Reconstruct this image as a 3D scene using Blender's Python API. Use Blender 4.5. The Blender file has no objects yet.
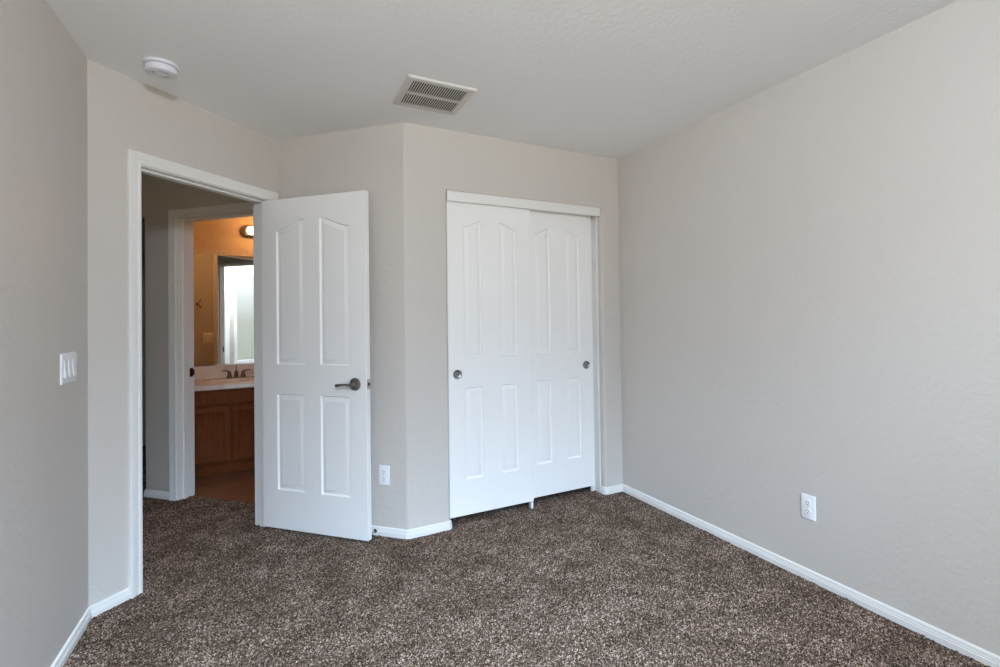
import bpy, bmesh, math, random
import numpy as np
from mathutils import Matrix, Vector
from mathutils.geometry import tessellate_polygon

random.seed(7)
rng = np.random.default_rng(11)
S = bpy.context.scene
COL = S.collection

# ------------------------------------------------------------------ camera
CAM_H = 1.2532
yaw, pitch, roll = math.radians(28.457), math.radians(0.732), math.radians(-0.797)
fw = Vector((math.sin(yaw) * math.cos(pitch), math.cos(yaw) * math.cos(pitch), math.sin(pitch)))
rt0 = Vector((math.cos(yaw), -math.sin(yaw), 0))
up0 = rt0.cross(fw)
rt = rt0 * math.cos(roll) + up0 * math.sin(roll)
up = -rt0 * math.sin(roll) + up0 * math.cos(roll)
cam = bpy.data.cameras.new('camera')
camo = bpy.data.objects.new('camera', cam)
COL.objects.link(camo)
camo.matrix_world = Matrix(((rt.x, up.x, -fw.x, 0), (rt.y, up.y, -fw.y, 0), (rt.z, up.z, -fw.z, CAM_H), (0, 0, 0, 1)))
cam.sensor_fit = 'HORIZONTAL'
cam.sensor_width = 36
cam.lens = 36 * 496.3 / 1000
cam.shift_x = -0.0385
cam.shift_y = -0.0217
cam.clip_start = 0.02
S.camera = camo

# ------------------------------------------------------------------ view, world, lights
S.view_settings.view_transform = 'Standard'
S.view_settings.look = 'None'
S.view_settings.gamma = 1
S.view_settings.use_curve_mapping = False
S.view_settings.exposure = 0.08
S.cycles.max_bounces = 12
S.cycles.diffuse_bounces = 8
S.cycles.sample_clamp_indirect = 6
S.cycles.caustics_reflective = False

SKY = 7.0
W = bpy.data.worlds.new('world')
S.world = W
W.use_nodes = True
nt = W.node_tree
bg = nt.nodes['Background']
tc = nt.nodes.new('ShaderNodeTexCoord')
sp = nt.nodes.new('ShaderNodeSeparateXYZ')
cr = nt.nodes.new('ShaderNodeValToRGB')
mp = nt.nodes.new('ShaderNodeMapRange')
mp.inputs[1].default_value = -0.35
mp.inputs[2].default_value = 0.5
nt.links.new(tc.outputs['Generated'], sp.inputs[0])
nt.links.new(sp.outputs[2], mp.inputs[0])
nt.links.new(mp.outputs[0], cr.inputs[0])
el = cr.color_ramp.elements
# sunlit ground far below, a dull garden wall at the horizon, then a cool sky that brightens upwards
SKYRAMP = [(-0.35, (0.40, 0.335, 0.215)), (-0.15, (0.32, 0.27, 0.18)), (-0.11, (0.060, 0.066, 0.056)), (0.0, (0.085, 0.092, 0.085)),
           (0.05, (0.14, 0.15, 0.155)), (0.20, (0.39, 0.54, 0.75)), (0.35, (1.35, 1.9, 2.55)), (0.5, (2.7, 3.8, 5.1))]
el[0].position = 0.0; el[0].color = (*SKYRAMP[0][1], 1)
el[1].position = 1.0; el[1].color = (*SKYRAMP[-1][1], 1)
for z_, c_ in SKYRAMP[1:-1]:
    e = el.new((z_ + 0.35) / 0.85); e.color = (*c_, 1)
nt.links.new(cr.outputs[0], bg.inputs[0])
bg.inputs[1].default_value = SKY

# bedroom window in the wall behind the camera
YB = -0.75
WX0, WX1, WZ0, WZ1 = -0.62, 1.60, 0.45, 2.22
pl = bpy.data.lights.new('window_daylight', 'AREA')
pl.shape = 'RECTANGLE'
pl.size = WX1 - WX0
pl.size_y = WZ1 - WZ0
pl.energy = 10
pl.cycles.is_portal = True
plo = bpy.data.objects.new('window_daylight', pl)
plo.location = ((WX0 + WX1) / 2, YB - 0.115, (WZ0 + WZ1) / 2)
plo.rotation_euler = (math.radians(90), 0, 0)      # points to +y, into the room
COL.objects.link(plo)

CEIL_FILL_W = 103.0      # added fill lamp on the unseen ceiling behind the camera
BATH_W = 1.8

# ------------------------------------------------------------------ materials
def mat(name, col, rough=0.5, metal=0.0, spec=0.5, bump=None, emit=None):
    m = bpy.data.materials.new(name)
    m.use_nodes = True
    b = m.node_tree.nodes['Principled BSDF']
    b.inputs['Base Color'].default_value = (*col, 1)
    b.inputs['Roughness'].default_value = rough
    b.inputs['Metallic'].default_value = metal
    b.inputs['Specular IOR Level'].default_value = spec
    if emit:
        b.inputs['Emission Color'].default_value = (*emit[0], 1)
        b.inputs['Emission Strength'].default_value = emit[1]
    if bump:
        scale, dist, det = bump
        n = m.node_tree
        t = n.nodes.new('ShaderNodeTexCoord')
        z = n.nodes.new('ShaderNodeTexNoise')
        z.inputs['Scale'].default_value = scale
        z.inputs['Detail'].default_value = det
        bp = n.nodes.new('ShaderNodeBump')
        bp.inputs['Distance'].default_value = dist
        bp.inputs['Strength'].default_value = 1.0
        n.links.new(t.outputs['Object'], z.inputs['Vector'])
        n.links.new(z.outputs['Fac'], bp.inputs['Height'])
        n.links.new(bp.outputs['Normal'], b.inputs['Normal'])
    return m

WALLC = (0.59, 0.548, 0.505)
M_wall = mat('wall_paint', WALLC, 0.55, spec=0.3, bump=(42, 0.0022, 1.5))
M_ceil = mat('ceiling_paint', (0.89, 0.90, 0.905), 0.8, spec=0.2, bump=(45, 0.0016, 2))
M_trim = mat('trim_paint', (0.80, 0.785, 0.76), 0.35, spec=0.5)
M_door = mat('door_paint', (0.89, 0.875, 0.855), 0.4, spec=0.45, bump=(220, 0.0003, 2))
M_plastic = mat('white_plastic', (0.84, 0.84, 0.85), 0.3)
M_detector = mat('detector_plastic', (0.72, 0.71, 0.77), 0.4)
M_grille = mat('grey_plastic', (0.30, 0.29, 0.33), 0.5)
M_slot = mat('dark_slot', (0.02, 0.02, 0.02), 0.6)
M_ventw = mat('vent_enamel', (0.66, 0.63, 0.60), 0.4)
M_ventd = mat('vent_duct', (0.05, 0.045, 0.04), 0.8)
M_nickel = mat('aged_nickel', (0.30, 0.27, 0.24), 0.28, metal=1.0)
M_satin = mat('satin_nickel', (0.62, 0.62, 0.62), 0.3, metal=1.0)
M_pull = mat('brushed_pull', (0.36, 0.38, 0.40), 0.25, metal=1.0)
M_bronze = mat('oiled_bronze', (0.17, 0.12, 0.095), 0.3, metal=1.0)
M_chrome = mat('chrome', (0.75, 0.75, 0.76), 0.12, metal=1.0)
M_rubber = mat('black_rubber', (0.02, 0.02, 0.02), 0.7)
M_mirror = mat('mirror_silver', (0.9, 0.92, 0.9), 0.0, metal=1.0)
M_bulb = mat('lamp_glow', (1, 0.9, 0.75), 0.4, emit=((1.0, 0.62, 0.28), 7.0))
M_dome = mat('dome_glow', (1, 0.95, 0.88), 0.4, emit=((0.97, 1.0, 1.0), 9.0))
M_darkdoor = mat('dark_painted_wall', (0.30, 0.25, 0.20), 0.6)
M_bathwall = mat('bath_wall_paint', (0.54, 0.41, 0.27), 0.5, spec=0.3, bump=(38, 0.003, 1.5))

def wood():
    m = mat('cherry_wood', (0.25, 0.09, 0.035), 0.6, spec=0.15)
    n = m.node_tree
    b = n.nodes['Principled BSDF']
    t = n.nodes.new('ShaderNodeTexCoord')
    mpg = n.nodes.new('ShaderNodeMapping')
    mpg.inputs['Scale'].default_value = (22, 22, 3)
    z = n.nodes.new('ShaderNodeTexNoise')
    z.inputs['Scale'].default_value = 3
    z.inputs['Detail'].default_value = 6
    r = n.nodes.new('ShaderNodeValToRGB')
    r.color_ramp.elements[0].position = 0.3
    r.color_ramp.elements[0].color = (0.140, 0.039, 0.009, 1)
    r.color_ramp.elements[1].position = 0.7
    r.color_ramp.elements[1].color = (0.185, 0.056, 0.013, 1)
    n.links.new(t.outputs['Object'], mpg.inputs[0])
    n.links.new(mpg.outputs[0], z.inputs['Vector'])
    n.links.new(z.outputs['Fac'], r.inputs[0])
    n.links.new(r.outputs[0], b.inputs['Base Color'])
    return m
M_wood = wood()

def marble():
    m = mat('cultured_marble', (0.72, 0.62, 0.55), 0.15)
    n = m.node_tree
    b = n.nodes['Principled BSDF']
    t = n.nodes.new('ShaderNodeTexCoord')
    z = n.nodes.new('ShaderNodeTexNoise')
    z.inputs['Scale'].default_value = 5
    z.inputs['Detail'].default_value = 8
    z.inputs['Distortion'].default_value = 1.2
    r = n.nodes.new('ShaderNodeValToRGB')
    r.color_ramp.elements[0].position = 0.35
    r.color_ramp.elements[0].color = (0.66, 0.57, 0.50, 1)
    r.color_ramp.elements[1].position = 0.6
    r.color_ramp.elements[1].color = (0.78, 0.72, 0.66, 1)
    n.links.new(t.outputs['Object'], z.inputs['Vector'])
    n.links.new(z.outputs['Fac'], r.inputs[0])
    n.links.new(r.outputs[0], b.inputs['Base Color'])
    return m
M_marble = marble()

def tile():
    m = mat('clay_tile', (0.30, 0.14, 0.07), 0.35)
    n = m.node_tree
    b = n.nodes['Principled BSDF']
    t = n.nodes.new('ShaderNodeTexCoord')
    mpg = n.nodes.new('ShaderNodeMapping')
    mpg.inputs['Rotation'].default_value = (0, 0, math.radians(45))
    br = n.nodes.new('ShaderNodeTexBrick')
    br.offset = 0
    br.inputs['Color1'].default_value = (0.34, 0.17, 0.09, 1)
    br.inputs['Color2'].default_value = (0.29, 0.14, 0.075, 1)
    br.inputs['Mortar'].default_value = (0.12, 0.08, 0.06, 1)
    br.inputs['Scale'].default_value = 1
    br.inputs['Mortar Size'].default_value = 0.004
    br.inputs['Brick Width'].default_value = 0.33
    br.inputs['Row Height'].default_value = 0.33
    z = n.nodes.new('ShaderNodeTexNoise')
    z.inputs['Scale'].default_value = 9
    z.inputs['Detail'].default_value = 5
    mx = n.nodes.new('ShaderNodeMix')
    mx.data_type = 'RGBA'
    mx.blend_type = 'MULTIPLY'
    mx.inputs['Factor'].default_value = 0.6
    n.links.new(t.outputs['Object'], mpg.inputs[0])
    n.links.new(mpg.outputs[0], br.inputs[0])
    n.links.new(t.outputs['Object'], z.inputs['Vector'])
    n.links.new(br.outputs['Color'], mx.inputs['A'])
    n.links.new(z.outputs['Color'], mx.inputs['B'])
    n.links.new(mx.outputs['Result'], b.inputs['Base Color'])
    return m
M_tile = tile()

def carpet_mat():
    m = mat('frieze_carpet', (0.14, 0.11, 0.09), 0.95, spec=0.1)
    n = m.node_tree
    b = n.nodes['Principled BSDF']
    t = n.nodes.new('ShaderNodeTexCoord')
    v = n.nodes.new('ShaderNodeTexVoronoi')
    v.inputs['Scale'].default_value = 215
    z = n.nodes.new('ShaderNodeTexNoise')
    z.inputs['Scale'].default_value = 420
    z.inputs['Detail'].default_value = 2
    sep = n.nodes.new('ShaderNodeSeparateColor')
    r = n.nodes.new('ShaderNodeValToRGB')
    E_ = r.color_ramp.elements
    E_[0].position = 0.15; E_[0].color = (0.024, 0.013, 0.007, 1)
    E_[1].position = 0.88; E_[1].color = (0.55, 0.42, 0.345, 1)
    q = E_.new(0.45); q.color = (0.088, 0.059, 0.0425, 1)
    q = E_.new(0.70); q.color = (0.192, 0.139, 0.106, 1)
    mx = n.nodes.new('ShaderNodeMix')
    mx.data_type = 'FLOAT'
    mx.inputs['Factor'].default_value = 0.30
    n.links.new(t.outputs['Object'], v.inputs['Vector'])
    n.links.new(t.outputs['Object'], z.inputs['Vector'])
    n.links.new(v.outputs['Color'], sep.inputs[0])
    n.links.new(sep.outputs[0], mx.inputs['A'])
    n.links.new(z.outputs['Fac'], mx.inputs['B'])
    # soft patches: light and shade of leaning pile painted into the colour
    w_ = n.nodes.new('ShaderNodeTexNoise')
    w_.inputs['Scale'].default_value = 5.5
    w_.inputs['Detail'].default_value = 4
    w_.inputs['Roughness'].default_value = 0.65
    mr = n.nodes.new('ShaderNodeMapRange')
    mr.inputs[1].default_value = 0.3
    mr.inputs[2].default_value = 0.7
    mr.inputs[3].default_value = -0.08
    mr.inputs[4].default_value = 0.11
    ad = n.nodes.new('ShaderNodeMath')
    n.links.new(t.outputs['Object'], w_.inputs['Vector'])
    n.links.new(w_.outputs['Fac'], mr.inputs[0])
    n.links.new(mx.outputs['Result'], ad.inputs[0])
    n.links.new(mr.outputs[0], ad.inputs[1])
    n.links.new(ad.outputs[0], r.inputs[0])
    n.links.new(r.outputs[0], b.inputs['Base Color'])
    return m
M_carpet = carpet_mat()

def glass():
    m = bpy.data.materials.new('window_glass')
    m.use_nodes = True
    n = m.node_tree
    n.nodes.clear()
    o = n.nodes.new('ShaderNodeOutputMaterial')
    mx = n.nodes.new('ShaderNodeMixShader')
    tr = n.nodes.new('ShaderNodeBsdfTransparent')
    gl = n.nodes.new('ShaderNodeBsdfGlossy')
    gl.inputs['Roughness'].default_value = 0.0
    fr = n.nodes.new('ShaderNodeFresnel')
    fr.inputs[0].default_value = 1.45
    n.links.new(fr.outputs[0], mx.inputs[0])
    n.links.new(tr.outputs[0], mx.inputs[1])
    n.links.new(gl.outputs[0], mx.inputs[2])
    n.links.new(mx.outputs[0], o.inputs[0])
    return m
M_glass = glass()

# ------------------------------------------------------------------ mesh helpers
class MB:
    """collects shapes in local coordinates; F maps local -> stored coordinates"""
    def __init__(self, F=None):
        self.v, self.f, self.F = [], [], F or (lambda x, y, z: (x, y, z))
    def add(self, vs, fs):
        k = len(self.v)
        self.v += [self.F(*p) for p in vs]
        self.f += [tuple(i + k for i in f) for f in fs]
        return self
    def box(self, x0, x1, y0, y1, z0, z1):
        return self.add([(x0, y0, z0), (x1, y0, z0), (x1, y1, z0), (x0, y1, z0), (x0, y0, z1), (x1, y0, z1), (x1, y1, z1), (x0, y1, z1)],
                        [(0, 3, 2, 1), (4, 5, 6, 7), (0, 1, 5, 4), (1, 2, 6, 5), (2, 3, 7, 6), (3, 0, 4, 7)])
    def prism(self, poly, z0, z1):
        n = len(poly)
        vs = [(x, y, z0) for x, y in poly] + [(x, y, z1) for x, y in poly]
        fs = [tuple(reversed(range(n))), tuple(range(n, 2 * n))] + [(i, (i + 1) % n, n + (i + 1) % n, n + i) for i in range(n)]
        return self.add(vs, fs)
    def strips(self, rings, closed=False, caps=False):
        """rings: list of equally long point lists, joined one to the next"""
        m = len(rings[0])
        vs = [p for r in rings for p in r]
        fs = []
        for a in range(len(rings) - 1):
            for i in range(m if closed else m - 1):
                j = (i + 1) % m
                fs.append((a * m + i, a * m + j, (a + 1) * m + j, (a + 1) * m + i))
        if caps:
            fs += [tuple(reversed(range(m))), tuple(range((len(rings) - 1) * m, len(rings) * m))]
        return self.add(vs, fs)
    def lathe(self, prof, origin=(0, 0, 0), axis='z', n=40, ang=0):
        """prof: (radius, height) along the axis"""
        rings = []
        ox, oy, oz = origin
        for r, h in prof:
            ring = []
            for i in range(n):
                a = 2 * math.pi * i / n + ang
                c, s = r * math.cos(a), r * math.sin(a)
                if axis == 'z': ring.append((ox + c, oy + s, oz + h))
                elif axis == 'y': ring.append((ox + c, oy + h, oz + s))
                else: ring.append((ox + h, oy + c, oz + s))
            rings.append(ring)
        return self.strips(rings, closed=True, caps=True)
    def tube(self, pts, radii, n=14):
        pts = [Vector(p) for p in pts]
        if not hasattr(radii, '__len__'): radii = [radii] * len(pts)
        rings = []
        ref = None
        for i, p in enumerate(pts):
            d = (pts[min(i + 1, len(pts) - 1)] - pts[max(i - 1, 0)]).normalized()
            if ref is None:
                ref = d.orthogonal().normalized()
            ref = (ref - d * ref.dot(d)).normalized()
            b = d.cross(ref)
            r = radii[i]
            rr = r if hasattr(r, '__len__') else (r, r)
            rings.append([tuple(p + ref * rr[0] * math.cos(2 * math.pi * k / n) + b * rr[1] * math.sin(2 * math.pi * k / n)) for k in range(n)])
        return self.strips(rings, closed=True, caps=True)
    def build(self, name, m, parent=None, smooth=True, bevel=0, sharp=32, merge=True):
        me = bpy.data.meshes.new(name)
        me.from_pydata(self.v, [], self.f)
        bm = bmesh.new()
        bm.from_mesh(me)
        if merge:
            bmesh.ops.remove_doubles(bm, verts=bm.verts, dist=1e-6)
        bmesh.ops.recalc_face_normals(bm, faces=bm.faces)
        if bevel:
            es = [e for e in bm.edges if len(e.link_faces) == 2 and e.calc_face_angle(0) > math.radians(50)]
            bmesh.ops.bevel(bm, geom=es, offset=bevel, segments=2, affect='EDGES', profile=0.6, clamp_overlap=True)
        if smooth:
            for f in bm.faces: f.smooth = True
            for e in bm.edges:
                if len(e.link_faces) != 2 or e.calc_face_angle(0) > math.radians(sharp): e.smooth = False
        bm.to_mesh(me)
        bm.free()
        me.materials.append(m)
        o = bpy.data.objects.new(name, me)
        COL.objects.link(o)
        if parent: o.parent = parent
        return o

def tag(o, label, cat, group=None, kind=None):
    o['label'] = label
    o['category'] = cat
    if group: o['group'] = group
    if kind: o['kind'] = kind
    return o
def struct(o, label, cat):
    return tag(o, label, cat, kind='structure')
def empty(name, loc, rz=0):
    o = bpy.data.objects.new(name, None)
    o.empty_display_size = 0.05
    o.location = loc
    o.rotation_euler = (0, 0, rz)
    COL.objects.link(o)
    return o

# ------------------------------------------------------------------ plan of the rooms
XL, XR, YC, H = -0.686, 2.234, 2.882, 2.40
C0 = Vector((XL, 2.795))
TH = math.atan2(0.70499555, 0.70921173)            # direction of the wall with the doorway
E1 = Vector((math.cos(TH), math.sin(TH)))
N1 = Vector((-math.sin(TH), math.cos(TH)))
LS = 1.038                                         # length of the doorway wall
def P2(s, n):
    return C0 + E1 * s + N1 * n
def SN(s, n, z):                                   # doorway frame: s along the wall, n into the hall
    q = P2(s, n)
    return (q.x, q.y, z)
LT = (P2(LS, 0).y - YC) / N1.y                     # angled wall length
C2 = P2(LS, -LT)
T = 0.12

# ------------------------------------------------------------------ walls
TZ = H + 0.03
def wall(name, mb, label, m=M_wall):
    o = mb.build(name, m, smooth=True, merge=False)
    return struct(o, label, 'wall')

b = MB().prism([(XL, YB), (C0.x, C0.y), tuple(C0 + Vector((-T, T * math.tan(TH / 2 + 0.0)))), (XL - T, YB)], -0.05, TZ)
wall('wall_left', b, 'long beige wall on the left that carries the triple light switch')

A_, B_, HD = 0.219, 0.968, 2.0                     # clear doorway, its head
JT = 0.018
b = MB(SN)
b.prism([(-T * 0.414, T), (0, 0), (A_ - JT, 0), (A_ - JT, T)], -0.05, TZ)
b.box(A_ - JT, B_ + JT, 0, T, HD + JT, TZ)
b.box(B_ + JT, LS + T, 0, T, -0.05, TZ)
wall('wall_doorway', b, 'beige wall around the open bedroom doorway, set at an angle')

# angled wall + bullnose corner to the closet wall
def arc(center, r, a0, a1, n=6):
    return [(center[0] + r * math.cos(a0 + (a1 - a0) * i / n), center[1] + r * math.sin(a0 + (a1 - a0) * i / n)) for i in range(n + 1)]
dA = -N1                                           # along the angled wall towards the room
R_ = 0.03
tl = R_ * math.tan(math.radians(22.5))
cen = C2 + Vector((tl, R_))                        # fillet centre (room side corner)
aA = math.atan2(-E1.y, -E1.x)                      # outward normal of the angled wall
aC = -math.pi / 2
if aA > 0: aA -= 2 * math.pi
mid = (aA + aC) / 2
a1p = arc(cen, R_, aA, mid)
a2p = arc(cen, R_, mid, aC)
inner = C2 + Vector((T * math.tan(math.radians(22.5)), T))
b = MB().prism([tuple(P2(LS, 0))] + a1p + [tuple(inner), tuple(P2(LS + T, 0))], -0.05, TZ)
wall('wall_angled', b, 'short beige wall behind the open white door, with an outlet low on it')

OX0, OX1, OH = 0.945, 2.078, 2.033                 # closet opening
RB = 0.018
b = MB()
b.prism(a2p + arc((OX0 - RB, YC + RB), RB, -math.pi / 2, 0) + [(OX0, YC + T), tuple(inner)], -0.05, TZ)
b.prism([(OX1, YC + T)] + arc((OX1 + RB, YC + RB), RB, -math.pi, -math.pi / 2) + [(XR, YC), (XR, YC + T)], -0.05, TZ)
b.box(OX0 - RB, OX1 + RB, YC, YC + T, OH + 0.006, TZ)
b.box(OX0, OX1, YC + 0.004, YC + T, OH, OH + 0.006)
wall('wall_closet', b, 'beige far wall around the closet with sliding doors')

b = MB().box(XR, XR + T, YB - T, 3.75, -0.05, TZ)
wall('wall_right', b, 'wide empty beige wall on the right, an outlet low on it')

b = MB()
b.box(XL - T, WX0, YB - T, YB, -0.05, TZ)
b.box(WX1, XR, YB - T, YB, -0.05, TZ)
b.box(WX0, WX1, YB - T, YB, -0.05, WZ0)
b.box(WX0, WX1, YB - T, YB, WZ1, TZ)
wall('wall_back', b, 'beige wall with the window, opposite the closet')

# closet interior
b = MB()
b.box(0.75, XR, 3.62, 3.74, -0.05, TZ)
b.box(0.70, 0.75, YC + T + 0.005, 3.74, -0.05, TZ)
wall('wall_closet_interior', b, 'walls inside the closed closet')

# hall and bathroom
BA, BB = 0.30, 1.017                               # clear bathroom doorway along n
S0, S1 = 1.158, 1.283
NE = 1.322
XO, XI, YM = -0.80, -0.68, 5.385
q = P2(S1, NE)
kC = (P2(S1, 0).x - XI) / (-N1.x)                  # n at which the inner face meets x = XI
ci = P2(S1, kC)
b = MB(SN)
b.box(S0, S1, T, BA - JT, -0.05, TZ)
b.box(S0, S1, BA - JT, BB + JT, HD + JT, TZ)
b.prism([(S0, BB + JT), (S0, NE), (S1, NE), (S1, BB + JT)], -0.05, TZ)
wall('wall_hall', b, 'dim hall wall around the bathroom doorway', M_wall)
# bathroom side wall turning away from the hall corner
cA = P2(S0, NE)
b = MB().prism([tuple(cA), tuple(P2(S1, NE)), tuple(ci), (XI, YM + T), (cA.x, YM + T + 1.0), ], -0.05, TZ)
wall('wall_bathroom_left', b, 'bathroom side wall at the left end of the vanity', M_wall)
b = MB().box(cA.x, 1.4, YM, YM + T, -0.05, TZ)
wall('wall_vanity', b, 'warmly lit bathroom wall behind the vanity and mirror', M_bathwall)
b = MB().box(1.3, 1.42, 3.75, YM, -0.05, TZ)
b.box(0.30, 1.42, 3.745, 3.86, -0.05, TZ)
b.prism([(0.30, 3.745), (0.30, 3.86), tuple(P2(S1, T + 0.02)), tuple(P2(LS + T, T + 0.02))], -0.05, TZ)
wall('wall_bathroom_right', b, 'hidden bathroom wall to the right of the vanity', M_bathwall)
b = MB(SN)
b.box(-0.42, -0.30, T, 3.1, -0.05, TZ)
b.box(S0, S1, NE, 2.55, 2.03, TZ)                  # drywall header over the opening further down the hall
b.box(S0 - 0.0, S1, 2.55, 3.0, -0.05, TZ)
wall('wall_hall_far', b, 'dark wall and header further down the hall')
b = MB()
b.box(-3.0, cA.x + 0.1, 6.5, 6.6, -0.05, TZ)
b.box(-3.1, -3.0, 3.6, 6.6, -0.05, TZ)
wall('wall_hall_end', b, 'unlit wall at the end of the hall')

b = MB().box(-3.2, 2.5, YB - 0.2, 6.7, H, H + 0.1)
struct(b.build('ceiling', M_ceil), 'plain textured ceiling painted pale warm grey', 'ceiling')

# ------------------------------------------------------------------ floors
b = MB().prism([tuple(P2(S1 - 0.03, T - 0.02)), (0.30, 3.7), (1.4, 3.7), (1.4, YM + 0.1), (-0.82, YM + 0.1), tuple(P2(S1 - 0.03, NE - 0.05))], -0.05, -0.008)
struct(b.build('floor_bathroom', M_tile), 'reddish brown tile floor of the bathroom', 'floor')

# carpet: a slab plus a tufted surface where it shows
gx0, gx1, gy0, gy1, st = -1.35, 2.30, 0.35, 4.75, 0.0046
nx, ny = int((gx1 - gx0) / st), int((gy1 - gy0) / st)
X, Y = np.meshgrid(np.linspace(gx0, gx1, nx), np.linspace(gy0, gy1, ny), indexing='ij')
def smooth_noise(cell):
    gw, gh = int((gx1 - gx0) / cell) + 3, int((gy1 - gy0) / cell) + 3
    g = rng.random((gw, gh))
    u, v = (X - gx0) / cell, (Y - gy0) / cell
    i, j = u.astype(int), v.astype(int)
    fu, fv = u - i, v - j
    fu, fv = fu * fu * (3 - 2 * fu), fv * fv * (3 - 2 * fv)
    return (g[i, j] * (1 - fu) * (1 - fv) + g[i + 1, j] * fu * (1 - fv) + g[i, j + 1] * (1 - fu) * fv + g[i + 1, j + 1] * fu * fv)
Z = 0.0090 * (rng.random(X.shape) - 0.6) + 0.004 * (smooth_noise(0.022) - 0.5) + 0.010 * (smooth_noise(0.16) - 0.5)
jx, jy = (rng.random(X.shape) - 0.5) * st * 0.8, (rng.random(X.shape) - 0.5) * st * 0.8
co = np.stack([X + jx, Y + jy, Z], -1).reshape(-1, 3)
idx = np.arange(nx * ny).reshape(nx, ny)
qd = np.stack([idx[:-1, :-1], idx[1:, :-1], idx[1:, 1:], idx[:-1, 1:]], -1).reshape(-1, 4)
cx, cy = (X[:-1, :-1] + st / 2).ravel() - C0.x, (Y[:-1, :-1] + st / 2).ravel() - C0.y
ss, nn = cx * E1.x + cy * E1.y, cx * N1.x + cy * N1.y
inroom = (cx > -0.02) & ((cy + C0.y < YC + 0.14) | (ss < LS + 0.03)) & (nn < 0.04)
inhall = (nn > 0.0) & (ss > -0.35) & ((ss < S1 - 0.03) | (nn > NE))
qd = qd[inroom | inhall]
used = np.unique(qd)
remap = np.full(nx * ny, -1, np.int64)
remap[used] = np.arange(len(used))
qd = remap[qd]
co = co[used]
slab_polys = [[(XL - 0.05, YB - 0.05), (XR + 0.05, YB - 0.05), (XR + 0.05, 3.65), (0.30, 3.65), tuple(P2(S1 - 0.03, 0.0)), tuple(P2(S1 - 0.03, NE + 0.02)), (-0.86, 6.5), (-3.0, 6.5), (-3.0, 4.2), tuple(P2(-0.35, 0.1)), tuple(P2(-0.1, 0.0))]]
sv, sf = [], []
for poly in slab_polys:
    k = len(sv)
    m_ = len(poly)
    sv += [(x, y, -0.012) for x, y in poly] + [(x, y, -0.05) for x, y in poly]
    sf.append(tuple(range(k, k + m_)))
    sf.append(tuple(range(k + 2 * m_ - 1, k + m_ - 1, -1)))
allv = np.concatenate([co, np.array(sv)])
off = len(co)
me = bpy.data.meshes.new('floor')
nf = len(qd)
me.vertices.add(len(allv))
me.vertices.foreach_set('co', allv.astype(np.float32).ravel())
loops = list(qd.ravel()) + [off + i for f in sf for i in f]
starts = list(range(0, nf * 4, 4))
c_ = nf * 4
for f in sf:
    starts.append(c_)
    c_ += len(f)
me.loops.add(len(loops))
me.loops.foreach_set('vertex_index', np.array(loops, np.int32))
me.polygons.add(len(starts))
me.polygons.foreach_set('loop_start', np.array(starts, np.int32))
me.update(calc_edges=True)
me.validate()
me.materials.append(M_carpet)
fo = bpy.data.objects.new('floor', me)
COL.objects.link(fo)
struct(fo, 'mottled brown frieze carpet covering bedroom and hall', 'carpet')

# ------------------------------------------------------------------ baseboards
BPROF = [(0, 0.0), (0.013, 0.0), (0.013, 0.024), (0.0100, 0.0262), (0.0108, 0.0290), (0.0108, 0.0320), (0.0078, 0.0342), (0.0092, 0.0370), (0.0092, 0.0405), (0.008, 0.045), (0.004, 0.0485), (0, 0.050)]
def offset_path(pts, d):
    """offset an open plan polyline by d to its right"""
    pts = [Vector(p) for p in pts]
    out = []
    for i, p in enumerate(pts):
        ns = []
        if i > 0:
            t = (p - pts[i - 1]).normalized(); ns.append(Vector((t.y, -t.x)))
        if i < len(pts) - 1:
            t = (pts[i + 1] - p).normalized(); ns.append(Vector((t.y, -t.x)))
        if len(ns) == 1: out.append(p + ns[0] * d)
        else:
            m = (ns[0] + ns[1]).normalized()
            out.append(p + m * (d / max(0.2, m.dot(ns[0]))))
    return out
def baseboard(name, pts, label):
    paths = [[(q.x, q.y, z) for q in offset_path(pts, t)] for t, z in BPROF]
    mb = MB()
    n = len(pts)
    rings = [[paths[k][i] for k in range(len(BPROF))] for i in range(n)]
    mb.strips(rings, closed=True, caps=True)
    return struct(mb.build(name, M_trim, sharp=25), label, 'baseboard')
CASO = 0.057                                       # casing width
baseboard('baseboard_left', [(XL, YB + 0.005), tuple(C0), tuple(P2(A_ - 0.004 - CASO, 0))], 'white baseboard running along the left wall up to the doorway casing')
arcC = arc(cen, R_, aA, aC, 8)
arcO = arc((OX0 - RB, YC + RB), RB, -math.pi / 2, 0, 5)
baseboard('baseboard_angled', [tuple(P2(LS, -0.03))] + arcC + arcO + [(OX0, YC + 0.05)], 'white baseboard rounding the corner between open door and closet')
arcR = arc((OX1 + RB, YC + RB), RB, -math.pi, -math.pi / 2, 5)
baseboard('baseboard_right', [(OX1, YC + 0.04)] + arcR + [(XR, YC), (XR, YB + 0.005)], 'white baseboard running along the right wall from the closet')
baseboard('baseboard_hall', [(cA.x, 5.6), tuple(cA), tuple(P2(S0, BB + 0.004 + CASO))], 'short white baseboard in the hall left of the bathroom casing')

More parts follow.
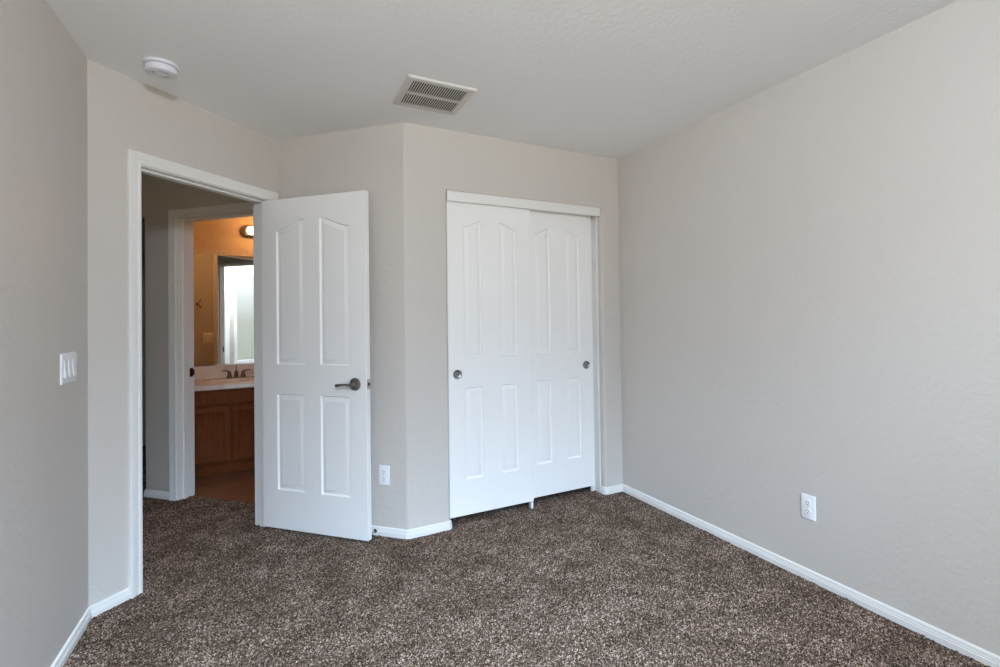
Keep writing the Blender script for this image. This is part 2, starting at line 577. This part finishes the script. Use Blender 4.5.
# ------------------------------------------------------------------ door frames
CPROF = [(0.004, 0.0), (0.004, 0.008), (0.008, 0.010), (0.016, 0.0105), (0.022, 0.008), (0.026, 0.009), (0.040, 0.0135), (0.050, 0.016), (0.058, 0.016), (0.061, 0.013), (0.061, 0.0)]
def casing_rings(mb, a, bb, h, f):
    """f(o_s, z, t) -> local point; profile swept up, over and down"""
    path = lambda o: [(a - o, -0.004), (a - o, h + o), (bb + o, h + o), (bb + o, -0.004)]
    rings = [[f(*path(o)[i], t) for o, t in CPROF] for i in range(4)]
    mb.strips(rings, closed=True, caps=True)
def frame_parts(parent_name, a, bb, d0, d1, f, stop, label):
    """jamb boards as the thing, casing and stop as its parts; f(along, depth, z)"""
    g = MB(f)
    lo = -0.012
    g.box(a - JT, a, d0, d1, lo, HD)
    g.box(bb, bb + JT, d0, d1, lo, HD)
    g.box(a - JT, bb + JT, d0, d1, HD, HD + JT)
    root = g.build(parent_name, M_trim, smooth=False)
    struct(root, label, 'door frame')
    s0, s1 = stop
    g = MB(f)
    for x0, x1 in ((a, a + 0.011), (bb - 0.011, bb)):
        g.box(x0, x1, s0, s1, lo, HD - 0.011)
    g.box(a, bb, s0, s1, HD - 0.011, HD)
    g.build('door_stop_strip', M_trim, root, smooth=False)
    for sgn, d in ((-1, d0), (1, d1)):
        g = MB(lambda x, t, z, d=d, sgn=sgn: f(x, d + sgn * t, z))
        casing_rings(g, a, bb, HD, lambda x, z, t: (x, t, z))
        g.build('casing', M_trim, root, sharp=20)
    return root
tr1 = frame_parts('trim_1', A_, B_, 0, T, SN, (0.037, 0.072), 'white casing and jamb of the open bedroom doorway')
HN = lambda n_, s_, z: SN(s_, n_, z)
tr2 = frame_parts('trim_2', BA, BB, S0, S1, HN, (1.203, 1.244), 'white casing and jamb of the bathroom doorway across the hall')
# strike plates
g = MB(SN)
g.box(A_ - 0.001, A_ + 0.0015, 0.006, 0.034, 0.865, 0.935)
g.build('strike_plate', M_bronze, tr1, smooth=False)['label'] = 'dark metal strike plate on the jamb'
g = MB(SN)
g.box(1.249, 1.277, BB - 0.0015, BB + 0.001, 0.86, 0.925)
g.box(1.277, 1.288, BB - 0.0015, BB + 0.004, 0.872, 0.913)
g.build('strike_plate', M_bronze, tr2, smooth=False)['label'] = 'dark bronze strike plate on the jamb'

# ------------------------------------------------------------------ panelled doors
PPROF = [(0.0, 0.0), (0.001, 0.0008), (0.003, 0.0060), (0.005, 0.0100), (0.0065, 0.0112), (0.0085, 0.0110), (0.031, 0.0020), (0.0335, 0.0012), (0.036, 0.0012)]
def door_face(mb, w, z0, z1, panels, y, sgn, x_off=0):
    """flat face with moulded sunken panels. panels: (x0, x1, zb, zl, zr) with top from zl (left) to zr (right).
    sgn -1: face looks to -y (sinks to +y)."""
    holes = []
    NT = 14
    for (a, c, zb, zl, zr) in panels:
        ft = lambda x: zl + (zr - zl) * (lambda u: u * u * (3 - 2 * u))(min(1, max(0, (x - a) / (c - a))))
        rings = []
        for d, dep in PPROF:
            x0, x1 = a + d, c - d
            ring = [(x0, y - sgn * dep, zb + d), (x1, y - sgn * dep, zb + d)]
            for k in range(NT + 1):
                x = x1 + (x0 - x1) * k / NT
                u = (x - a) / (c - a)
                sl = (zr - zl) / (c - a) * 6 * u * (1 - u)
                ring.append((x, y - sgn * dep, ft(x) - d * math.sqrt(1 + sl * sl)))
            rings.append(ring)
        mb.strips(rings, closed=True)
        mb.add(rings[-1], [tuple(range(len(rings[-1])))])
        holes.append(rings[0])
    outer = [(x_off, y, z0), (x_off + w, y, z0), (x_off + w, y, z1), (x_off, y, z1)]
    loops_ = [outer] + holes
    flat = [p for l in loops_ for p in l]
    tris = tessellate_polygon([[Vector(p) for p in l] for l in loops_])
    mb.add(flat, [tuple(t) for t in tris])
def door_body(w, t, z0, z1, panels):
    mb = MB()
    c = 0.0015
    door_face(mb, w - 2 * c, z0 + c, z1 - c, panels, 0.0, -1, c)
    door_face(mb, w - 2 * c, z0 + c, z1 - c, panels, t, 1, c)
    r = lambda d, y: [(d, y, z0 + d), (w - d, y, z0 + d), (w - d, y, z1 - d), (d, y, z1 - d)]
    mb.strips([r(c, 0), r(0, c), r(0, t - c), r(c, t)], closed=True)
    return mb

# bedroom door, swung open into the room
t89 = math.radians(89)
hin = P2(0.966, 0.020)
dvec = E1 * -math.cos(t89) + N1 * -math.sin(t89)
yv = Vector((-dvec.y, dvec.x))
hp = hin - yv * 0.035                              # corner of the visible face at the hinge side
DW = 0.748
o1 = 0.024
pan = [(0.087 + o1, 0.293 + o1, 0.245, 0.819, 0.819), (0.406 + o1, 0.613 + o1, 0.245, 0.819, 0.819),
       (0.087 + o1, 0.293 + o1, 0.997, 1.802, 1.863), (0.406 + o1, 0.613 + o1, 0.997, 1.863, 1.802)]
door1 = door_body(DW, 0.035, 0.014, 1.992, pan).build('door_1', M_door, sharp=28)
door1.location = (hp.x, hp.y, 0)
door1.rotation_euler = (0, 0, math.atan2(dvec.y, dvec.x))
struct(door1, 'open white four-panel bedroom door with a lever handle, swung in front of the angled wall', 'door')
KX, KZ = 0.674, 0.893
def lever(y, sg, parent):
    g = MB()
    g.lathe([(0.035, 0.0), (0.0365, sg * 0.003), (0.035, sg * 0.007), (0.026, sg * 0.011), (0.014, sg * 0.0125), (0.0125, sg * 0.016), (0.0125, sg * 0.040), (0.011, sg * 0.043)], (KX, y, KZ), 'y', 36)
    h = g.build('door_handle', M_nickel, parent)
    h['label'] = 'aged nickel lever handle on a round rose'
    g = MB()
    yy = y + sg * 0.046
    pts, rad = [], []
    for k in range(12):
        u = k / 11
        pts.append((KX + 0.010 - 0.104 * u, yy + sg * 0.006 * math.sin(u * 3), KZ + 0.004 * math.sin(u * math.pi) - 0.006 * u))
        w = 0.0125 * (1 - 0.55 * math.sin(min(1, u * 1.25) * math.pi / 1.4)) + 0.003 * u
        rad.append((w * 0.75, w))
    g.tube(pts, rad, 16)
    g.build('lever', M_nickel, h)
lever(0.0, -1, door1)
lever(0.035, 1, door1)
g = MB().box(DW - 0.001, DW + 0.0015, 0.005, 0.030, KZ - 0.029, KZ + 0.029)
lp = g.build('latch_plate', M_satin, door1, smooth=False)
g = MB()
g.prism([(DW + 0.001, 0.010), (DW + 0.013, 0.012), (DW + 0.013, 0.015), (DW + 0.001, 0.026)], KZ - 0.008, KZ + 0.008)
g.build('latch_bolt', M_bronze, lp, smooth=False)
for zh in (0.20, 1.02, 1.80):
    g = MB().lathe([(0.006, -0.045), (0.006, 0.045)], (-0.006, 0.039, zh), 'z', 14)
    g.box(-0.001, 0.001, 0.006, 0.036, zh - 0.044, zh + 0.044)
    g.build('hinge', M_nickel, door1)

# closet doors
def closet_door(name, x0, w, y, label, pull_x):
    pn = []
    d = 0.105
    pw = 0.118
    for a, l, r in ((d, 0, 1), (w - d - pw, 1, 0)):
        pn.append((a, a + pw, 0.270, 0.832, 0.832))
        z = (1.826, 1.868)
        pn.append((a, a + pw, 1.012, z[l], z[r]))
    o = door_body(w, 0.030, 0.052, 1.992, pn).build(name, M_door, sharp=28)
    o.location = (x0, y, 0)
    struct(o, label, 'closet door')
    g = MB()
    g.lathe([(0.0, -0.0006), (0.012, -0.0007), (0.019, -0.0015), (0.0235, -0.0035), (0.0255, -0.0062), (0.0270, -0.0062), (0.0282, -0.0045), (0.0285, 0.0005)], (pull_x - x0, 0, 0.917), 'y', 36)
    h = g.build('finger_pull', M_pull, o)
    h['label'] = 'round brushed nickel finger pull'
    return o
closet_door('door_2', 0.949, 0.572, 2.905, 'left white panelled sliding closet door, in front of its twin', 1.006)
closet_door('door_3', 1.470, 0.566, 2.950, 'right white panelled sliding closet door, on the rear track', 1.978)

b = MB()
b.box(OX0 + 0.002, OX1 - 0.008, YC + 0.001, YC + 0.014, 1.972, OH - 0.001)
hd = struct(b.build('trim_3', M_trim, bevel=0.0015), 'white fascia board across the top of the closet opening', 'trim')
b = MB()
b.box(OX0 + 0.006, OX1 - 0.008, YC + 0.020, YC + 0.100, 1.998, OH - 0.001)
b.build('sliding_track', M_trim, hd, smooth=False)
b = MB()
b.box(OX1 - 0.013, OX1 - 0.0005, YC + 0.045, YC + T, 0, OH - 0.001)
b.box(2.033, OX1 - 0.013, 2.984, YC + T, 0, OH - 0.001)
struct(b.build('trim_4', M_trim, bevel=0.001), 'narrow white jamb strip at the right side of the closet opening', 'trim')
b = MB()
b.box(OX0 + 0.0005, OX0 + 0.002, YC + 0.055, YC + T, 0, OH - 0.001)
struct(b.build('trim_5', M_trim), 'thin white jamb at the left side of the closet opening', 'trim')

b = MB().box(1.507, 1.521, 2.915, 2.955, -0.002, 0.046)
gd = b.build('floor_guide', M_plastic, bevel=0.001)
b = MB().box(1.507, 1.521, 2.937, 2.948, 0.040, 0.085)
b.build('guide_fin', M_plastic, gd, bevel=0.001)
tag(gd, 'small white plastic guide on the carpet where the sliding closet doors overlap', 'door guide')

# ------------------------------------------------------------------ window behind the camera
b = MB()
fy0, fy1 = YB - 0.095, YB - 0.045
fw_ = 0.045
b.box(WX0, WX1, fy0, fy1, WZ0, WZ0 + fw_)
b.box(WX0, WX1, fy0, fy1, WZ1 - fw_, WZ1)
b.box(WX0, WX0 + fw_, fy0, fy1, WZ0 + fw_, WZ1 - fw_)
b.box(WX1 - fw_, WX1, fy0, fy1, WZ0 + fw_, WZ1 - fw_)
xm = (WX0 + WX1) / 2
b.box(xm - 0.025, xm + 0.025, fy0, fy1, WZ0 + fw_, WZ1 - fw_)
wn = b.build('window_1', M_trim, smooth=False)
struct(wn, 'wide white framed window in the wall behind, full of daylight', 'window')
for x0, x1 in ((WX0 + fw_, xm - 0.025), (xm + 0.025, WX1 - fw_)):
    MB().box(x0, x1, YB - 0.073, YB - 0.069, WZ0 + fw_, WZ1 - fw_).build('window_pane', M_glass, wn, smooth=False)

# unseen fill lamp added above and behind the camera, placed to even out the walls
r = empty('ceiling_fill_lamp', (0.05, -0.25, H))
tag(r, 'unseen glowing dome lamp added on the bedroom ceiling behind the camera to fill the room', 'lamp')
MB().lathe([(0.17, 0), (0.17, -0.012), (0.16, -0.02), (0.14, -0.022)]).build('lamp_base', M_satin, r)
MB().lathe([(0.15, -0.02), (0.148, -0.04), (0.13, -0.07), (0.09, -0.095), (0.04, -0.107), (0.01, -0.109)]).build('lamp_shade', M_dome, r)
L = bpy.data.lights.new('ceiling_fill', 'POINT')
L.energy = CEIL_FILL_W
L.color = (0.88, 1.0, 1.13)
L.shadow_soft_size = 0.10
lo = bpy.data.objects.new('ceiling_fill', L)
lo.location = (0, 0, -0.25)
lo.parent = r
COL.objects.link(lo)

# ------------------------------------------------------------------ ceiling vent
vx, vy, vs = 0.747, 2.475, 0.172
r = empty('ceiling_vent', (vx, vy, H))
tag(r, 'square louvred air vent on the ceiling above the closet corner', 'vent')
g = MB()
def sq(h, z): return [(-h, -h, z), (h, -h, z), (h, h, z), (-h, h, z)]
g.strips([sq(vs, 0.0), sq(vs, -0.003), sq(vs - 0.006, -0.010), sq(vs - 0.012, -0.011), sq(vs - 0.034, -0.010), sq(vs - 0.036, -0.004), sq(vs - 0.036, 0.0)], closed=True)
g.build('vent_frame', M_ventw, r, sharp=25)
hi = vs - 0.036
MB().box(-hi, hi, -hi, hi, -0.0015, -0.0005).build('vent_backing', M_ventd, r, smooth=False)
MB().box(-hi, hi, -0.009, 0.009, -0.0105, -0.002).build('vent_bar', M_ventw, r, bevel=0.001)
NS = 23
slat = None
for row in (0, 1):
    for k in range(NS):
        x = -hi + (k + 0.5) * 2 * hi / NS
        y0, y1 = ((-hi, -0.009), (0.009, hi))[row]
        if slat is None:
            g = MB()
            L_ = hi - 0.009
            g.prism([(-0.0026, -0.0100), (0.0022, -0.0106), (0.0030, -0.0098), (0.0044, -0.0024), (0.0034, -0.0024), (0.0018, -0.0092)], 0, 1)
            g.v = [(p[0], p[2] * L_, p[1]) for p in g.v]
            slat = g.build('vent_slat', M_ventw, r, smooth=False)
            o = slat
        else:
            o = slat.copy()
            COL.objects.link(o)
        o.location = (x, y0, 0)
# ------------------------------------------------------------------ smoke detector
r = empty('smoke_detector', (-0.415, 2.708, H))
r.scale = (1.07, 1.07, 1.07)
tag(r, 'round white smoke detector on the ceiling near the bedroom doorway', 'smoke detector')
MB().lathe([(0.0605, 0), (0.0615, -0.004), (0.0605, -0.011), (0.057, -0.013), (0.049, -0.0135), (0.0, -0.0135)][::1], n=48).build('detector_base', M_detector, r)
MB().lathe([(0.050, -0.0135), (0.050, -0.017), (0.0545, -0.018), (0.0555, -0.032), (0.053, -0.038), (0.046, -0.042), (0.036, -0.043), (0.035, -0.0405), (0.020, -0.0405), (0.019, -0.043), (0.001, -0.0435)], n=48).build('detector_cover', M_detector, r)
for k in range(3):
    g = MB()
    for a0 in (0.4 + 2.1 * k,):
        pts = arc((0, 0), 0.0275, a0, a0 + 1.3, 10)
        g.tube([(x, y, -0.0405) for x, y in pts], 0.0016, 8)
    g.build('sound_slot', M_grille, r)
MB().lathe([(0.0045, -0.043), (0.0045, -0.0455), (0.001, -0.046)], (0.012, -0.004, 0), 'z', 16).build('test_button', M_detector, r)

# ------------------------------------------------------------------ outlets and switches; local frame: x along wall, -y out of the wall
def rrect(w, h, rad, n=5):
    pts = []
    for cx_, cz_, a0 in ((w / 2 - rad, h / 2 - rad, 0), (-w / 2 + rad, h / 2 - rad, 90), (-w / 2 + rad, -h / 2 + rad, 180), (w / 2 - rad, -h / 2 + rad, 270)):
        for k in range(n + 1):
            a = math.radians(a0 + 90 * k / n)
            pts.append((cx_ + rad * math.cos(a), cz_ + rad * math.sin(a)))
    return pts
def plate(w, h, r, cx_=0, y0=0, d=0.006, m=M_plastic, name='cover_plate', rad=0.004):
    g = MB()
    o = lambda e, y: [(cx_ + x, y, z) for x, z in rrect(w - 2 * e, h - 2 * e, rad)]
    g.strips([o(0, y0), o(0, y0 - d * 0.35), o(0.0015, y0 - d * 0.8), o(0.004, y0 - d)], closed=True, caps=True)
    return g.build(name, m, r, sharp=25)
def outlet(loc, rz, label):
    r = empty('wall_outlet', loc, rz)
    tag(r, label, 'outlet')
    plate(0.071, 0.115, r)
    for dz in (0.0195, -0.0195):
        g = MB()
        g.lathe([(0.0172, -0.0055), (0.0172, -0.0075), (0.0165, -0.0082), (0.0, -0.0082)], (0, 0, dz), 'y', 28)
        f = g.build('socket', M_plastic, r)
        g = MB()
        g.box(-0.0075, -0.0055, -0.0088, -0.0078, dz + 0.0005, dz + 0.0085)
        g.box(0.0050, 0.0070, -0.0088, -0.0078, dz + 0.0015, dz + 0.0080)
        g.lathe([(0.0026, -0.0088), (0.0026, -0.0078)], (0, 0, dz - 0.0065), 'y', 12)
        g.build('socket_slots', M_slot, f, smooth=False)
    MB().lathe([(0.003, -0.0058), (0.003, -0.0068), (0.001, -0.0072)], (0, 0, 0), 'y', 12).build('screw', M_satin, r)
    return r
po = P2(LS, -0.757)
outlet((po.x, po.y, 0.350), math.atan2(dA.y, dA.x), 'white outlet low on the short angled wall beside the open door')
outlet((XR, 1.470, 0.343), -math.pi / 2, 'white outlet low on the wide right wall')

def switch(loc, rz, n, label, m=M_plastic):
    r = empty('light_switch', loc, rz)
    tag(r, label, 'light switch')
    w = 0.070 + 0.046 * (n - 1)
    plate(w, 0.116, r, m=m)
    for k in range(n):
        x = (k - (n - 1) / 2) * 0.046
        g = MB()
        a, h2 = 0.0158, 0.0325
        g.add([(x - a, -0.0055, -h2), (x + a, -0.0055, -h2), (x + a, -0.0055, h2), (x - a, -0.0055, h2),
               (x - a, -0.0125, -h2), (x + a, -0.0125, -h2), (x + a, -0.0068, h2), (x - a, -0.0068, h2),
               (x - a, -0.0085, 0), (x + a, -0.0085, 0)],
              [(0, 1, 2, 3), (4, 5, 9, 8), (8, 9, 6, 7), (0, 1, 5, 4), (3, 2, 6, 7), (1, 2, 6, 9, 5), (0, 3, 7, 8, 4)])
        g.build('rocker', m, r, bevel=0.0006)
    return r
switch((XL, 2.553, 1.086), math.pi / 2, 3, 'white triple rocker switch on the left wall')
ps = P2(S1, 1.128)
M_almond = mat('almond_plastic', (0.86, 0.82, 0.74), 0.35)
switch((ps.x, ps.y, 1.09), TH - math.pi / 2 + math.pi, 2, 'almond double switch on the bathroom wall, seen in the mirror', M_almond)

# ------------------------------------------------------------------ door stop on the angled baseboard
pd = P2(LS - 0.013, -0.700)
r = empty('door_stop', (pd.x, pd.y, 0.026), math.atan2(dA.y, dA.x))
tag(r, 'small metal door stop on the baseboard behind the open door', 'door stop')
MB().lathe([(0.011, 0.0), (0.011, -0.003), (0.007, -0.007)], axis='y', n=20).build('stop_base', M_rubber, r)
MB().lathe([(0.0045, -0.006), (0.0045, -0.046)], axis='y', n=14).build('stop_rod', M_satin, r)
MB().lathe([(0.0075, -0.044), (0.0085, -0.048), (0.0085, -0.054), (0.006, -0.056)], axis='y', n=18).build('stop_tip', M_plastic, r)

# ------------------------------------------------------------------ bathroom vanity
VX0, VX1, VY = XI + 0.001, 1.12, 4.85
CZ0, CZ1 = 0.705, 0.745
r = empty('vanity_cabinet', (VX0, VY, 0))
tag(r, 'cherry wood vanity cabinet under the pale bathroom countertop', 'cabinet')
wd = VX1 - VX0
g = MB()
g.box(0, wd, 0.0, 0.018, 0.095, CZ0 - 0.001)
g.box(0, 0.018, 0.018, YM - VY - 0.002, 0.113, CZ0 - 0.001)
g.box(wd - 0.018, wd, 0.018, YM - VY - 0.002, 0.113, CZ0 - 0.001)
g.box(0, wd, 0.018, YM - VY - 0.002, 0.095, 0.113)
g.box(0.018, wd - 0.018, YM - VY - 0.010, YM - VY - 0.002, 0.113, CZ0 - 0.001)
g.box(0.0, wd, 0.06, YM - VY - 0.002, -0.006, 0.095)
g.build('cabinet_body', M_wood, r, bevel=0.0015)
def cab_panel(x0, x1, z0, z1, nm):
    """five piece front: frame with a recessed flat panel"""
    f = 0.045
    th = 0.019
    g = MB()
    rr = lambda d, y: [(x0 + d, y, z0 + d), (x1 - d, y, z0 + d), (x1 - d, y, z1 - d), (x0 + d, y, z1 - d)]
    g.strips([rr(0, -0.001), rr(0, -th + 0.003), rr(0.003, -th), rr(f, -th), rr(f + 0.004, -th + 0.006), rr(f + 0.012, -th + 0.009)], closed=True, caps=True)
    return g.build(nm, M_wood, r, sharp=25)
xo = -VX0
for a, c in ((-0.575, -0.287), (-0.273, 0.015), (0.050, 0.338), (0.352, 0.640)):
    cab_panel(a + xo, c + xo, 0.118, 0.562, 'cabinet_door')
for a, c in ((-0.575, 0.015), (0.050, 0.640)):
    g = MB()
    rr = lambda d, y: [(a + xo + d, y, 0.580 + d), (c + xo - d, y, 0.580 + d), (c + xo - d, y, 0.692 - d), (a + xo + d, y, 0.692 - d)]
    g.strips([rr(0, -0.001), rr(0, -0.015), rr(0.005, -0.019)], closed=True, caps=True)
    g.build('drawer_front', M_wood, r, sharp=25)

# countertop with moulded basin
SX, SY, SA, SB = -0.255, 5.085, 0.235, 0.165
cx0, cx1, cy0, cy1 = VX0, VX1 + 0.01, VY - 0.025, YM - 0.002
N = 72
def rect_pt(a, x0=cx0, x1=cx1, y0=cy0, y1=cy1):
    dx, dy = math.cos(a), math.sin(a)
    ts = []
    if dx > 1e-9: ts.append((x1 - SX) / dx)
    if dx < -1e-9: ts.append((x0 - SX) / dx)
    if dy > 1e-9: ts.append((y1 - SY) / dy)
    if dy < -1e-9: ts.append((y0 - SY) / dy)
    t = min(ts)
    return (SX + dx * t, SY + dy * t)
angs = sorted([2 * math.pi * i / N for i in range(N)] + [math.atan2(y - SY, x - SX) % (2 * math.pi) for x in (cx0, cx1) for y in (cy0, cy1)])
g = MB()
rp = [rect_pt(a) for a in angs]
el_ = lambda f, z: [(SX + SA * f * math.cos(a), SY + SB * f * math.sin(a), z) for a in angs]
g.strips([[(x, y, CZ0) for x, y in rp], [(x, y, CZ1 - 0.004) for x, y in rp],
          [(x + 0.003 * (1 if x < SX else -1), y + (0.003 if y < SY else -0.003), CZ1) for x, y in rp],
          el_(1.10, CZ1), el_(1.05, CZ1 + 0.004), el_(1.0, CZ1 + 0.002), el_(0.95, CZ1 - 0.02), el_(0.82, CZ1 - 0.075), el_(0.55, CZ1 - 0.12), el_(0.2, CZ1 - 0.135), el_(0.08, CZ1 - 0.136)], closed=True)
ct = g.build('countertop', M_marble, sharp=40)
tag(ct, 'pale moulded bathroom countertop with an oval basin and backsplash', 'countertop')
g = MB().box(cx0, cx1, cy1 - 0.018, cy1, CZ1 + 0.0005, 0.862)
g.build('backsplash', M_marble, ct, bevel=0.003)
g = MB().lathe([(0.022, 0.0), (0.022, 0.003), (0.016, 0.004), (0.003, 0.004)], (SX, SY, CZ1 - 0.1365), 'z', 20)
g.build('drain', M_bronze, ct)

# faucet
r = empty('faucet', (SX - 0.014, 5.285, CZ1))
tag(r, 'dark bronze two-handle faucet on the bathroom countertop', 'faucet')
g = MB()
o = lambda e, z: [(x, y, z) for x, y in rrect(0.155 - 2 * e, 0.050 - 2 * e, 0.022)]
g.strips([o(0, 0.0), o(0, 0.008), o(0.004, 0.013)], closed=True, caps=True)
g.build('faucet_base', M_bronze, r)
g = MB().lathe([(0.019, 0.010), (0.016, 0.030), (0.013, 0.055), (0.012, 0.072), (0.006, 0.078)], n=24)
g.tube([(0, 0.0, 0.058), (0, -0.03, 0.070), (0, -0.07, 0.070), (0, -0.105, 0.055), (0, -0.112, 0.042)], [0.012, 0.0115, 0.011, 0.0105, 0.010], 16)
g.build('spout', M_bronze, r)
MB().lathe([(0.0035, 0.07), (0.0035, 0.098), (0.0065, 0.101), (0.0065, 0.108), (0.001, 0.111)], (0, 0.012, 0), 'z', 12).build('lift_rod', M_bronze, r)
for sgn in (-1, 1):
    g = MB().lathe([(0.022, 0.010), (0.020, 0.022), (0.014, 0.042), (0.012, 0.052), (0.014, 0.058), (0.008, 0.066)], (sgn * 0.053, 0, 0), 'z', 24)
    h = g.build('faucet_valve', M_bronze, r)
    g = MB().tube([(sgn * 0.050, 0, 0.062), (sgn * 0.075, -0.003, 0.072), (sgn * 0.098, -0.006, 0.074), (sgn * 0.111, -0.008, 0.073)], [(0.005, 0.008), (0.004, 0.007), (0.0035, 0.006), (0.003, 0.005)], 12)
    g.build('faucet_handle', M_bronze, h)

# mirror
mx0, mx1, mz0, mz1 = XI + 0.012, 1.05, 0.872, 1.872
g = MB().box(mx0, mx1, YM - 0.007, YM - 0.001, mz0, mz1)
mi = g.build('wall_mirror', M_mirror, smooth=False)
tag(mi, 'frameless plate mirror on the wall above the bathroom vanity', 'mirror')
g = MB().box(mx0, mx1, YM - 0.010, YM, mz0 - 0.007, mz0 + 0.005)
g.build('mirror_channel', M_chrome, mi, smooth=False)['label'] = 'shiny metal channel along the lower edge'

# vanity bar light: rounded metal back bar with four globes
BX0, BX1, BZ = -0.240, 0.500, 2.100
r = empty('wall_lamp', ((BX0 + BX1) / 2, YM, BZ))
tag(r, 'round-ended metal bar light with glowing globes above the bathroom mirror', 'lamp')
bw, bh = BX1 - BX0, 0.122
g = MB()
o = lambda e, y: [(x, y, z) for x, z in rrect(bw - 2 * e, bh - 2 * e, bh / 2 - e - 0.0005, 12)]
g.strips([o(0, -0.0005), o(0, -0.012), o(0.006, -0.024), o(0.018, -0.033), o(0.032, -0.036)], closed=True, caps=True)
g.build('lamp_base', M_nickel, r)
for k in range(4):
    gx = BX0 + 0.095 + 0.183 * k - (BX0 + BX1) / 2
    so = MB().lathe([(0.026, -0.034), (0.026, -0.056), (0.020, -0.060), (0.010, -0.060)], (gx, 0, 0), 'y', 24).build('lamp_socket', M_nickel, r)
    g = MB()
    pr = []
    for q_ in range(15):
        a = math.pi * q_ / 14
        pr.append((max(0.0005, 0.040 * math.sin(a)), -0.056 - 0.038 + 0.040 * math.cos(a)))
    g.lathe(pr, (gx, 0, 0), 'y', 28)
    g.build('lamp_bulb', M_bulb, r)
    L = bpy.data.lights.new('bath_bulb', 'POINT')
    L.energy = BATH_W
    L.color = (1.0, 0.47, 0.17)
    L.shadow_soft_size = 0.045
    lo = bpy.data.objects.new('bath_bulb', L)
    lo.location = (gx, -0.20, 0)
    lo.parent = r
    COL.objects.link(lo)

# robe hook seen in the mirror
ph = P2(S1, 1.248)
r = empty('robe_hook', (ph.x, ph.y, 1.45), TH - math.pi / 2 + math.pi)
tag(r, 'small dark curved robe hook on the bathroom wall, seen in the mirror', 'hook')
MB().lathe([(0.014, 0.0), (0.014, -0.004), (0.008, -0.008)], axis='y', n=20).build('hook_plate', M_bronze, r)
MB().tube([(0, -0.006, 0.0), (0, -0.03, -0.02), (0, -0.045, -0.045), (0, -0.055, -0.03)], [0.005, 0.005, 0.0045, 0.006], 10).build('hook_arm', M_bronze, r)
MB().tube([(0, -0.006, 0.0), (0, -0.03, 0.015), (0, -0.05, 0.045)], [0.005, 0.0045, 0.007], 10).build('hook_arm', M_chrome, r)
